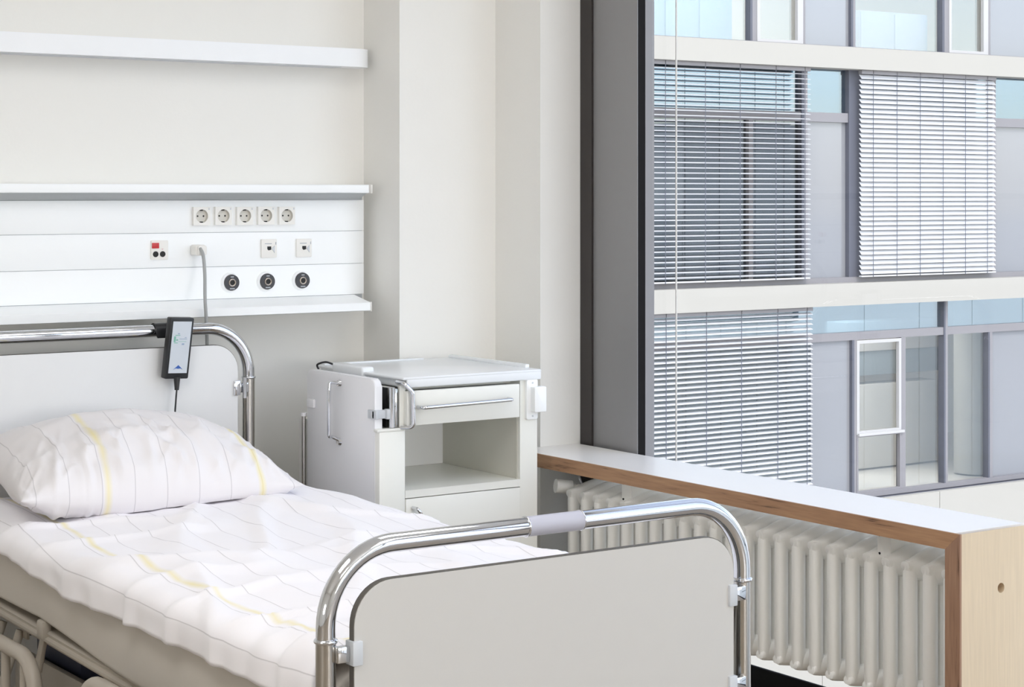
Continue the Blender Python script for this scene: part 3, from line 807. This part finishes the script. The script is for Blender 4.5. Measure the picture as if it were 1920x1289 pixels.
def pillow():
    b = B(); uvl = b.loops.layers.uv.new('UVMap')
    N, Mm = 110, 80
    a, bb = .365, .295
    grid = {}
    def pt(s, t, side):
        # pinched edges, pointed corners
        es = (1-abs(s)**2.1); et = (1-abs(t)**2.2)
        infl = max(0, es)**.62*max(0, et)**.55
        x = a*s*(1-.06*(1-abs(t)**2)*abs(s)**3)
        y = bb*t*(1-.05*(1-abs(s)**2)*abs(t)**3)
        hgt = (.150 if side > 0 else .100)*infl
        w = .010*fbm(s*2.2, t*2.5, 50+side)+.005*fbm(s*5, t*5.5, 52)
        # radial pulls towards the seams and corners
        pull = .012*fbm(math.atan2(t, s)*4.0, 0, 60+side)*max(abs(s), abs(t))**3
        rg = 1-abs(fbm(s*4.5+t*.8, t*1.2, 71)); pull += .012*max(0, rg-.80)/.20*sstep(.35, -.6, t)
        rg = 1-abs(fbm(s*7.5-t*1.4, t*2.2, 77)); pull += .007*max(0, rg-.80)/.20*sstep(.3, -.5, t)
        edge = min(1, infl*3)
        z = side*(hgt+edge*(w+pull))+.014*s*s*t*t*4*.35
        return Vector((x, y, z))
    Rm = Matrix.Translation((2.035, 4.70, ZC-.722)) @ Matrix.Rotation(math.radians(-6), 4, 'Z') @ Matrix.Rotation(math.radians(7), 4, 'X') @ Matrix.Rotation(math.radians(1), 4, 'Y')
    UV = {}
    def f_(i, n):
        u = -1+2*i/n
        return math.sin(u*PI/2)*.35+u*.65
    for side in (1, -1):
        for j in range(Mm+1):
            for i in range(N+1):
                edge = i in (0, N) or j in (0, Mm)
                if side < 0 and edge: grid[side, i, j] = grid[1, i, j]; continue
                p = pt(f_(i, N), f_(j, Mm), side)
                v = b.verts.new(p); grid[side, i, j] = v
                UV[v] = ((f_(i, N)+1)*a+.006*fbm(f_(j, Mm)*1.5, i*.01, 80), (f_(j, Mm)+1)*bb)
        for j in range(Mm):
            for i in range(N):
                q = [grid[side, i, j], grid[side, i+1, j], grid[side, i+1, j+1], grid[side, i, j+1]]
                if side < 0: q = q[::-1]
                b.faces.new(q)
    for f in b.faces:
        for lp in f.loops: lp[uvl].uv = UV[lp.vert]
    for v in b.verts:
        v.co = Rm @ v.co
        # settle on the bedding
        x, y, z = v.co
        zmin = DT+puff_at(x, y)+.006
        if z < zmin: v.co.z = zmin+(z-zmin)*.12
    o = obj('pillow', b, M['pillow'], ang=180)
    return tag(o, 'plump white pillow with grey and yellow stripes at the head of the bed', 'pillow')
pillow()

# ------------------------------------------------------------------ bedside cabinet
CF, CBk = 4.576, 5.055
cx0, cx1 = 2.712, 3.237
ce = empty('bedside_cabinet', ((cx0+cx1)/2, (CF+CBk)/2, 0), 'white bedside cabinet with drawer, open niche, lower door and folded side tray', 'cabinet')
XI0, XI1 = px2(760, CF)[0], px2(975, CF)[0]
ztop = ZC-.507
ZD1, ZD0 = ZC-.5475, ZC-.641
ZN0 = ZC-.822
b = B()
T_ = ztop-.030
box(b, (XI1, CF, .10), (cx1, CBk, T_)); box(b, (XI0-.03, CF+.03, ZC-.66), (XI0, CBk, T_)); box(b, (px2(711, CF)[0]+.01, CF+.061, .10), (XI0, CBk, ZC-.66)) 
box(b, (XI0, 4.99, .10), (XI1, CBk, T_)); box(b, (XI0, CF, ZC-.843), (XI1, CBk-.02, ZN0)); box(b, (XI0, CF+.02, .10), (XI1, CBk-.02, .125)); box(b, (XI0, CF+.05, T_-.012), (XI1, CBk-.02, T_))
obj('body', b, M['cab'], ce)
b = B(); box(b, (XI0+.001, 4.984, ZN0+.0005), (XI1-.0035, 4.9895, ZC-.642)); obj('niche_back_lit', b, M['niche_lit'], ce)
b = B(); box(b, (XI1-.003, CF+.012, ZN0+.0005), (XI1-.0003, 4.9895, ZC-.642)); obj('niche_side_shaded', b, M['niche_shade'], ce)
b = B(); box(b, (XI0, CF+.03, ZC-.641), (XI1, CBk-.02, ZC-.632)); obj('niche_top', b, M['cab'], ce)
# pillar on the left carrying the tray arm
b = B(); box(b, (px2(711, CF)[0], CF-.001, .10), (XI0-.0005, CF+.06, ZC-.648), .003); pl = obj('side_pillar', b, M['cab'], ce)
b = B(); box(b, (px2(706, CF)[0], CF-.004, ZC-.655), (XI0-.004, CF+.018, ZC-.646), .003); obj('pillar_cap', b, M['cab'], pl)
b = B(); box(b, (2.745, CF+.03, ZC-.645), (2.752, CF+.2, T_)); box(b, (2.774, CF+.02, ZC-.645), (2.789, CF+.30, T_)); obj('arm_housing', b, M['dark'], ce)
b = B(); tube(b, [(2.752, CF+.008, ZC-.645), (2.752, CF+.008, ZC-.535)], .0085, 14); box(b, (2.760, CF+.004, ZC-.645), (2.768, CF+.03, ZC-.538), .002); obj('arm_post', b, M['chrome'], ce)
b = B(); box(b, (2.773, CF+.003, ZC-.645), (2.792, CF+.012, ZC-.53)); obj('post_cover', b, M['cab'], ce)
b = B(); tube(b, fillet([(2.775, CF+.02, ZC-.522), (2.775, CF-.022, ZC-.522), (2.797, CF-.028, ZC-.548), (2.800, CF-.028, ZC-.645), (2.775, CF+.0, ZC-.646)], .014, 6), .006, 12); obj('release_lever', b, M['chrome'], ce)
# top with raised rims
b = B(); box(b, (2.776, CF-.012, ztop-.009), (cx1+.008, CBk+.003, ztop), .004, 3); box(b, (2.788, CF-.0115, T_), (cx1+.0075, CBk, ztop-.004), .004, 3); tp = obj('top', b, M['cabtop'], ce)
b = B(); box(b, (cx1-.006, CF+.05, ztop-.001), (cx1+.008, CBk-.01, ztop+.010), .003); obj('rim', b, M['cabtop'], tp)
b = B(); box(b, (2.770, 4.78, ztop-.02), (2.812, 4.955, ztop+.013), .007, 3); obj('rim', b, M['cabtop'], tp)
b = B(); box(b, (2.79, CBk-.02, ztop-.001), (cx1-.1, CBk+.003, ztop+.004), .002); obj('rim', b, M['cabtop'], tp)
# drawer
b = B(); box(b, (XI0-.004, CF-.016, ZD0), (XI1-.012, CF+.004, ZD1+.002), .002); dr = obj('drawer', b, M['cab'], ce)
b = B(); box(b, (XI0+.015, CF+.004, ZD0+.006), (XI1-.02, CBk-.04, ZD1-.02)); obj('drawer_box', b, M['cab'], dr)
zhd = at(870, 758, CF-.03).z
b = B(); tube(b, fillet([(px2(777, CF)[0], CF-.016, zhd-.001), (px2(777, CF)[0]+.006, CF-.044, zhd-.001), (px2(960, CF-.04)[0], CF-.044, zhd+.004), (px2(960, CF-.04)[0]+.004, CF-.016, zhd+.004)], .010, 5), .0055, 12); obj('drawer_handle', b, M['chrome'], dr, label='slim chrome bar handle')
# door
b = B(); box(b, (XI0+.001, CF-.002, .135), (XI1-.001, CF+.016, ZC-.8455), .0012); dor = obj('door', b, M['cab'], ce)
b = B(); hz0 = at(778, 960, CF).z; hxx = px2(780, CF)[0]
tube(b, fillet([(hxx-.012, CF-.002, hz0+.012), (hxx-.012, CF-.03, hz0+.012), (hxx+.010, CF-.03, hz0-.02), (hxx+.012, CF-.002, hz0-.02)], .010, 5), .005, 12); obj('door_handle', b, M['chrome'], dor, label='small chrome pull')
b = B(); prism(b, [(CF-.001, 0.0)]+[(0, 0)], 0, 0, 1) if False else None; b.free()
# folded tray on the left side
ty0, ty1 = 4.598, 4.985
b = B(); prism(b, rrect(ty0, .36, ty1, ZC-.511, .02, 6, rs=(.01, .01, .02, .022)), 0, 2.705, 2.729, .004, 3); tr = obj('folded_tray', b, M['cabside'], ce)
# tray handle
def on_x(px, py, X):
    y = wx_(px, X); u = (px-CX)/F; d = X/(CS*u+SN)
    return Vector((X, y, ZC+(HY-py)*d/F))
p0 = on_x(637, 719, 2.705); p1 = on_x(617, 728, 2.668); p2 = on_x(617, 820, 2.668); p3 = on_x(637, 826, 2.705)
b = B(); tube(b, fillet([p0, p0+Vector((-.030, .006, .004)), Vector((2.668, p1.y, p1.z-.004)), Vector((2.668, p2.y, p2.z)), Vector((2.680, p3.y+.004, p3.z+.012)), p3+Vector((0, 0, 0))], .008, 5), .0052, 12)
cyl(b, p0+Vector((.001, 0, 0)), (-1, 0, 0), .011, .008, 16, .008); cyl(b, p3+Vector((.001, 0, -.004)), (-1, 0, 0), .012, .008, 16, .008)
obj('tray_handle', b, M['chrome'], tr)
pk = on_x(699, 778, 2.700)
b = B(); box(b, (2.698, pk.y-.02, pk.z-.012), (2.706, pk.y+.026, pk.z+.012), .002); box(b, (2.698, ty0-.010, pk.z-.012), (2.735, ty0+.004, pk.z+.012), .003); box(b, (2.734, ty0-.018, pk.z-.014), (2.752, ty0+.002, pk.z+.014), .003); obj('tray_clip', b, M['plasticg'], tr)
pk = on_x(585, 757, 2.700)
b = B(); box(b, (2.697, pk.y-.012, pk.z-.013), (2.706, pk.y+.03, pk.z+.013), .004); obj('tray_clip', b, M['cabside'], tr)
pq = on_x(577, 781, 2.69)
b = B(); tube(b, [(2.70, ty1+.012, .12), (2.70, ty1+.012, pq.z)], .006, 12); po = obj('back_post', b, M['satin'], ce)
b = B(); cyl(b, (2.70, ty1+.012, pq.z-.004), (0, 0, 1), .009, .010, 12); obj('post_cap', b, M['cabside'], po)
b = B(); box(b, (cx0+.02, ty0, .08), (cx1-.02, CBk-.03, .10)); obj('base', b, M['cabside'], ce)
b = B(); tube(b, smooth_path([(2.762, 5.02, ztop-.01), (2.758, 5.02, ztop+.004), (2.774, 5.0, ztop+.012), (2.79, 4.985, ztop+.006)]), .003, 8); obj('bungee', b, M['black'], ce)
for x in (cx0+.05, cx1-.05):
    for y in (CF+.06, CBk-.06):
        b = B(); cyl(b, (x-.01, y, .035), (1, 0, 0), .035, .02, 20); box(b, (x-.013, y-.012, .05), (x+.013, y+.012, .09), .003); obj('caster', b, M['black'], ce)
# plastic holder on the right upright
g0 = at(985, 712, CF); g1 = at(1012, 785, CF)
b = B(); xm = at(996, 712, CF).x
prism(b, rrect(at(984, 0, CF).x, g1.z, at(1005, 0, CF).x, g0.z, .006, 4), 1, CF-.010, CF+.001, .002)
prism(b, rrect(at(991, 0, CF).x, g1.z+.022, at(1012, 0, CF).x+.002, g0.z-.020, .004, 4), 1, CF-.032, CF-.008, .003)
hd = obj('holder', b, M['panelw'], ce)
b = B()
for z in (g0.z-.010, g1.z+.010): cyl(b, (at(995, 0, CF).x, CF-.009, z), (0, -1, 0), .003, .0018, 10)
obj('screw', b, M['plasticg'], hd)

# ------------------------------------------------------------------ building across the courtyard
YFc = 21.1
bl = empty('office_building', (20, YFc+3, -12), 'white banded office building with glass rows across the courtyard outside the window', 'building')
def fx(px, Y=YFc): return px2(px, Y)[0]
def fz(py, px, Y=YFc): return at(px, py, Y).z
zb1t, zb1b = fz(66, 1222, YFc-.25), fz(110, 1222, YFc-.25)
zb2t, zb2b = fz(545, 1222, YFc-.25), fz(590, 1222, YFc-.25)
zb3t = fz(930, 1700, YFc-.25)
XF0, XF1 = 11.0, 34.0
def fbox(name, m, x0, x1, z0, z1, y0, y1, bev=0, parent=bl):
    b = B(); box(b, (x0, y0, z0), (x1, y1, z1), bev); return obj(name, b, m, parent)
fbox('floor_band', M['band'], XF0, XF1, zb1b, zb1t, YFc-.25, YFc+.2)
fbox('floor_band', M['band'], XF0, XF1, zb2b, zb2t, YFc-.25, YFc+.2)
ztp = zb1t+3.3
fbox('floor_band', M['band'], XF0, XF1, ztp, ztp+.33, YFc-.25, YFc+.2)
# lower wall in panels
xs = [XF0, fx(1320, YFc-.25), fx(1542, YFc-.25), fx(1762, YFc-.25), fx(1980, YFc-.25), XF1]
for i in range(5): fbox('wall_panel', M['band'], xs[i]+.006, xs[i+1]-.006, zb3t-3.2, zb3t, YFc-.25, YFc-.15)
fbox('lower_wall', M['band'], XF0, XF1, -12, zb3t-3.2, YFc-.25, YFc+.2)
fbox('wall_core', M['fdark'], XF0, XF1, zb3t-3.2, zb3t-.01, YFc-.14, YFc+.2)
# roof, sides, floor slabs, rear
fbox('roof', M['band'], XF0, XF1, ztp+.33, ztp+.6, YFc-.25, YFc+9)
for z in (zb1b, zb2b, zb3t-.33): fbox('floor_slab', M['roomw'], XF0, XF1, z, z+.30, YFc+.2, YFc+9)
fbox('rear_wall', M['roomw'], XF0, XF1, -12, ztp+.33, YFc+5.0, YFc+5.2)
for x in (XF0, XF1-.3): fbox('end_wall', M['band'], x, x+.3, -12, ztp+.33, YFc, YFc+9)
for px in (1600, 1860): fbox('partition', M['roomw'], fx(px)-.02, fx(px)+.06, zb2t, zb1b, YFc+.25, YFc+5)
GY = YFc+.06
def pane(px0, px1, z0, z1, m): fbox('pane', m, fx(px0, GY), fx(px1, GY), z0, z1, GY, GY+.02)
def mull(px0, px1, z0, z1, m='fframe', y0=None):
    fbox('mullion', M[m], fx(px0, YFc), fx(px1, YFc), z0, z1, YFc if y0 is None else y0, GY+.05)
# row A (top)
zA0, zA1 = zb1t, ztp
for a, c_, m in ((1120, 1412, 'clearglass'), (1412, 1505, 'clearglass'), (1505, 1598, 'frost'), (1598, 1773, 'clearglass'), (1773, 1853, 'clearglass'), (1853, 1945, 'frost'), (1945, 2120, 'clearglass'), (2120, 2300, 'frost')):
    pane(a, c_, zA0, zA1, M[m])
for a, c_, m in ((1407, 1411, 'fdark'), (1411, 1419, 'fframe'), (1501, 1506, 'fsash'), (1506, 1510, 'fframe'), (1596, 1600, 'fdark'), (1600, 1604, 'fframe'), (1767, 1771, 'fdark'), (1771, 1779, 'fframe'), (1849, 1853, 'fsash'), (1853, 1857, 'fframe'), (1943, 1949, 'fdark')):
    mull(a, c_, zA0, zA1, m)
def sash(px0, px1, z0, z1, w=.055, m='fsash', y=YFc-.01):
    x0, x1 = fx(px0, y), fx(px1, y)
    b = B(); box(b, (x0, y, z0), (x0+w, y+.06, z1)); box(b, (x1-w, y, z0), (x1, y+.06, z1)); box(b, (x0+w, y, z0), (x1-w, y+.06, z0+w)); box(b, (x0+w, y, z1-w), (x1-w, y+.06, z1))
    obj('sash', b, M[m], bl)
sash(1420, 1501, zA0+.02, zA0+2.6); sash(1780, 1849, zA0+.02, zA0+2.6)
fbox('sill_profile', M['fframe'], XF0, XF1, zA0, zA0+.03, YFc-.03, YFc+.08)
# cupboards and desks seen in the top rooms
def furn(label, px0, px1, z0, h, y0, d, m, name='office_cupboard'):
    b = B(); x0, x1 = fx(px0, y0), fx(px1, y0)
    box(b, (x0, y0, z0), (x1, y0+d, z0+h), .01)
    e = obj(name, b, mat(name+'_'+m[0], m[1], .5)); tag(e, label, 'cupboard')
    b = B(); n_ = max(2, int((x1-x0)/.5))
    for k in range(n_):
        box(b, (x0+(x1-x0)*k/n_+.01, y0-.018, z0+.05), (x0+(x1-x0)*(k+1)/n_-.01, y0-.001, z0+h-.03), .003)
    obj('cupboard_front', b, mat(name+'_front_'+m[0], m[1], .5), e)
    return e
furn('blue-grey low cupboard behind the leftmost top floor window opposite', 1180, 1372, zb1t, .72, YFc+.5, .5, ('blue', (150, 172, 190)))
furn('pale grey low cupboard behind the wide bright top floor window opposite', 1612, 1738, zb1t, .66, YFc+.5, .5, ('grey', (170, 176, 190)))
# row B (middle)
zBt = fz(219, 1515)          # transom
zB0, zB1 = zb2t, zb1b
for a, c_ in ((1120, 1507), (1507, 1592), (1612, 1862), (1862, 1990)):
    pane(a, c_, zBt, zB1, M['skyglass'])
for a, c_, m in ((1120, 1412, 'dusk'), (1412, 1507, 'dusk'), (1507, 1592, 'frost'), (1612, 1862, 'frost'), (1862, 1990, 'frost')):
    pane(a, c_, zB0, zBt, M[m])
fbox('transom', M['fframe'], XF0, XF1, zBt-.07, zBt+.07, YFc, GY+.05)
fbox('sill_profile', M['fframe'], XF0, XF1, zB0, zB0+.08, YFc-.03, YFc+.08)
for a, c_, m in ((1404, 1412, 'fframe'), (1502, 1507, 'fdark'), (1507, 1513, 'fframe')): mull(a, c_, zB0, zBt-.071 if a < 1450 else zB1, m, YFc-.012 if a > 1450 else None)
fbox('pier', M['fdark'], fx(1590), fx(1612), zB0, zB1, YFc-.02, GY+.06)
mull(1860, 1866, zB0, zB1, 'fframe', YFc-.012)
# row C (lower)
zCt = fz(633, 1560)
zC0, zC1 = zb3t, zb2b
for a, c_ in ((1120, 1520), (1520, 1770), (1770, 1990)): pane(a, c_, zCt, zC1, M['skyglass2'])
for a, c_, m in ((1120, 1520, 'dusk'), (1520, 1602, 'frost'), (1602, 1692, 'clearglass'), (1692, 1770, 'clearglass'), (1770, 1855, 'clearglass'), (1855, 1990, 'frost')): pane(a, c_, zC0, zCt, M[m])
fbox('transom', M['fframe'], XF0, XF1, zCt-.06, zCt+.06, YFc, GY+.05)
fbox('sill_profile', M['fframe'], XF0, XF1, zC0, zC0+.07, YFc-.03, YFc+.08)
for a, c_, m in ((1598, 1602, 'fdark'), (1602, 1607, 'fframe'), (1690, 1698, 'fframe'), (1769, 1772, 'fdark'), (1772, 1776, 'fframe'), (1853, 1856, 'fdark'), (1856, 1861, 'fframe')):
    mull(a, c_, zC0, zC1 if a in (1769, 1772) else zCt-.061, m, YFc-.012 if a in (1769, 1772) else None)
zd = fz(812, 1650)
sash(1607, 1690, zd, zCt-.07, .05); sash(1607, 1690, zC0+.07, zd-.01, .03, 'fframe')
b = B(); box(b, (fx(1607), YFc-.05, zd-.02), (fx(1692), YFc-.01, zd+.02)); obj('sash', b, M['fsash'], bl)
# room behind the lower glazing
ef = obj('office_counter', box(B(), (fx(1600, YFc+2), YFc+2.2, zC0), (fx(1775, YFc+2), YFc+2.6, zC0+1.4), .01), M['roomw']); tag(ef, 'beige counter block standing behind the tilted window on the floor opposite', 'counter')
ef = obj('wall_shelf', box(B(), (fx(1606, YFc+2), YFc+2.25, zC0+1.55), (fx(1790, YFc+2), YFc+2.7, zC0+1.95), .01), M['roomg']); tag(ef, 'dark grey shelf band above the counter inside the room opposite', 'shelf')
ef = obj('wall_cabinet', box(B(), (fx(1606, YFc+2), YFc+2.2, zC0+1.96), (fx(1775, YFc+2), YFc+2.7, zCt), .01), mat('cabinet_beige', (216, 208, 200), .7)); tag(ef, 'pale wall cabinet above the dark shelf in the room opposite', 'cupboard')
b = B(); cyl(b, (fx(1825, YFc+.9), YFc+.9, zC0), (0, 0, 1), .32, zC1-zC0, 28); o = obj('office_column', b, M['band']); tag(o, 'round white column behind the glass on the floor opposite', 'column')
# glowing ceiling panels added to brighten those rooms
for i, (z, x, t) in enumerate(((ztp-.02, fx(1310), 'leftmost fill panel added in the top floor room opposite'), (ztp-.02, fx(1640), 'fill panel added behind the wide top floor window opposite'), (zb2b-.0, fx(1700), 'fill panel added above the counter on the floor opposite'))):
    b = B(); box(b, (x-1.4, YFc+1.0, z-.06), (x+1.4, YFc+3.6, z-.01), .005)
    o = obj('ceiling_panel', b, emat('office_fill_light', (.98, 1, 1), 4.5 if z > 3 else 6.0)); tag(o, t, 'fill light')

# plain bays beyond both ends of the part seen from the bed
for z0_, z1_ in ((zA0, zA1), (zB0, zBt-.071), (zC0, zCt-.061)):
    for a, c_ in ((760, 940), (940, 1118), (1992, 2120), (2122, 2300)) if z0_ != zA0 else ((760, 940), (940, 1118)):
        pane(a, c_, z0_, z1_, M['frost']); mull(c_-1, c_+7, z0_, z1_)
for z0_, z1_, m_ in ((zBt+.071, zB1, 'skyglass'), (zCt+.061, zC1, 'skyglass2')):
    for a, c_ in ((760, 1118), (1992, 2300)): pane(a, c_, z0_, z1_, M[m_])

# venetian blinds outside the glass
YBl = YFc-.13
def blind(px0, px1, ztop_, zbot, tilt, label, cords, pitch=.0735):
    x0, x1 = fx(px0, YBl), fx(px1, YBl)
    e = empty('venetian_blind', ((x0+x1)/2, YBl, zbot), label, 'blind', 'white outside blinds on the facade')
    w = .082; n = 5
    b = B(); t = math.radians(tilt)
    up, dn = [], []
    for k in range(n+1):
        s = -w/2+w*k/n; cr = .007*(1-(2*k/n-1)**2)
        y = s*math.cos(t)-cr*math.sin(t)*-1; z = s*math.sin(t)+cr*math.cos(t)
        up.append((y, z)); dn.append((y, z-.0015))
    zc = ztop_-.10
    prism(b, [(YBl+p[0], zc+p[1]) for p in up+dn[::-1]], 0, x0, x1)
    s0 = obj('slat', b, M['slat'], e, ang=60)
    k = 1
    while zc-k*pitch > zbot+.04:
        o = copypart(s0, e, (0, 0, -k*pitch)); o.rotation_euler.x = math.radians(random.uniform(-1.2, 1.2)); k += 1
    b = B(); box(b, (x0, YBl-.03, zbot), (x1, YBl+.03, zbot+.022), .004); obj('bottom_rail', b, M['slat'], e)
    b = B(); box(b, (x0, YBl-.04, ztop_-.06), (x1, YBl+.04, ztop_), .004); obj('head_rail', b, M['fframe'], e)
    for c_ in cords:
        x = x0+(x1-x0)*c_
        b = B(); box(b, (x-.005, YBl-.040, zbot), (x+.005, YBl-.036, ztop_)); obj('ladder_tape', b, M['fdark'], e)
    return e
blind(1130, 1517, zb1b, fz(533, 1222, YBl), 12, 'half open white blind on the middle floor opposite, nearest the window frame', (.1, .28, .47, .64, .82, .97))
blind(1613, 1865, zb1b, fz(519, 1640, YBl), 50, 'nearly closed white blind on the middle floor opposite, right of the pier', (.08, .25, .42, .59, .76, .93))
blind(1130, 1521, zb2b, fz(925, 1500, YBl), 20, 'open white blind on the lower floor opposite, above the sill', (.1, .28, .47, .64, .82, .97))

# courtyard ground
b = B(); box(b, (-500, -700, -12.4), (900, 500, -12)); struct('ground', b, M['ground'])

# wing closing the courtyard, seen only as a reflection in the glass opposite
wg = empty('courtyard_wing', (48, -20, -12), 'pale panelled building wing reflected in the glass opposite', 'building')
M['wing'] = mat('pale_cladding', (228, 228, 224), .6); M['wingw'] = mat('dark_ribbon_glass', (70, 82, 90), .2)
for k in range(16):
    b = B(); box(b, (20+k*3.5+.02, -22, -12), (20+(k+1)*3.5-.02, -20, .4+4*(k in (2,3,4,5,6,9,10)))); obj('cladding_panel', b, M['wing'], wg)
b = B(); box(b, (26, -20.02, -4.1), (58, -19.97, -3.2)); obj('ribbon_window', b, M['wingw'], wg)
b = B(); box(b, (20, -40, -12), (76, -22.01, -.2)); obj('wing_body', b, M['wing'], wg)
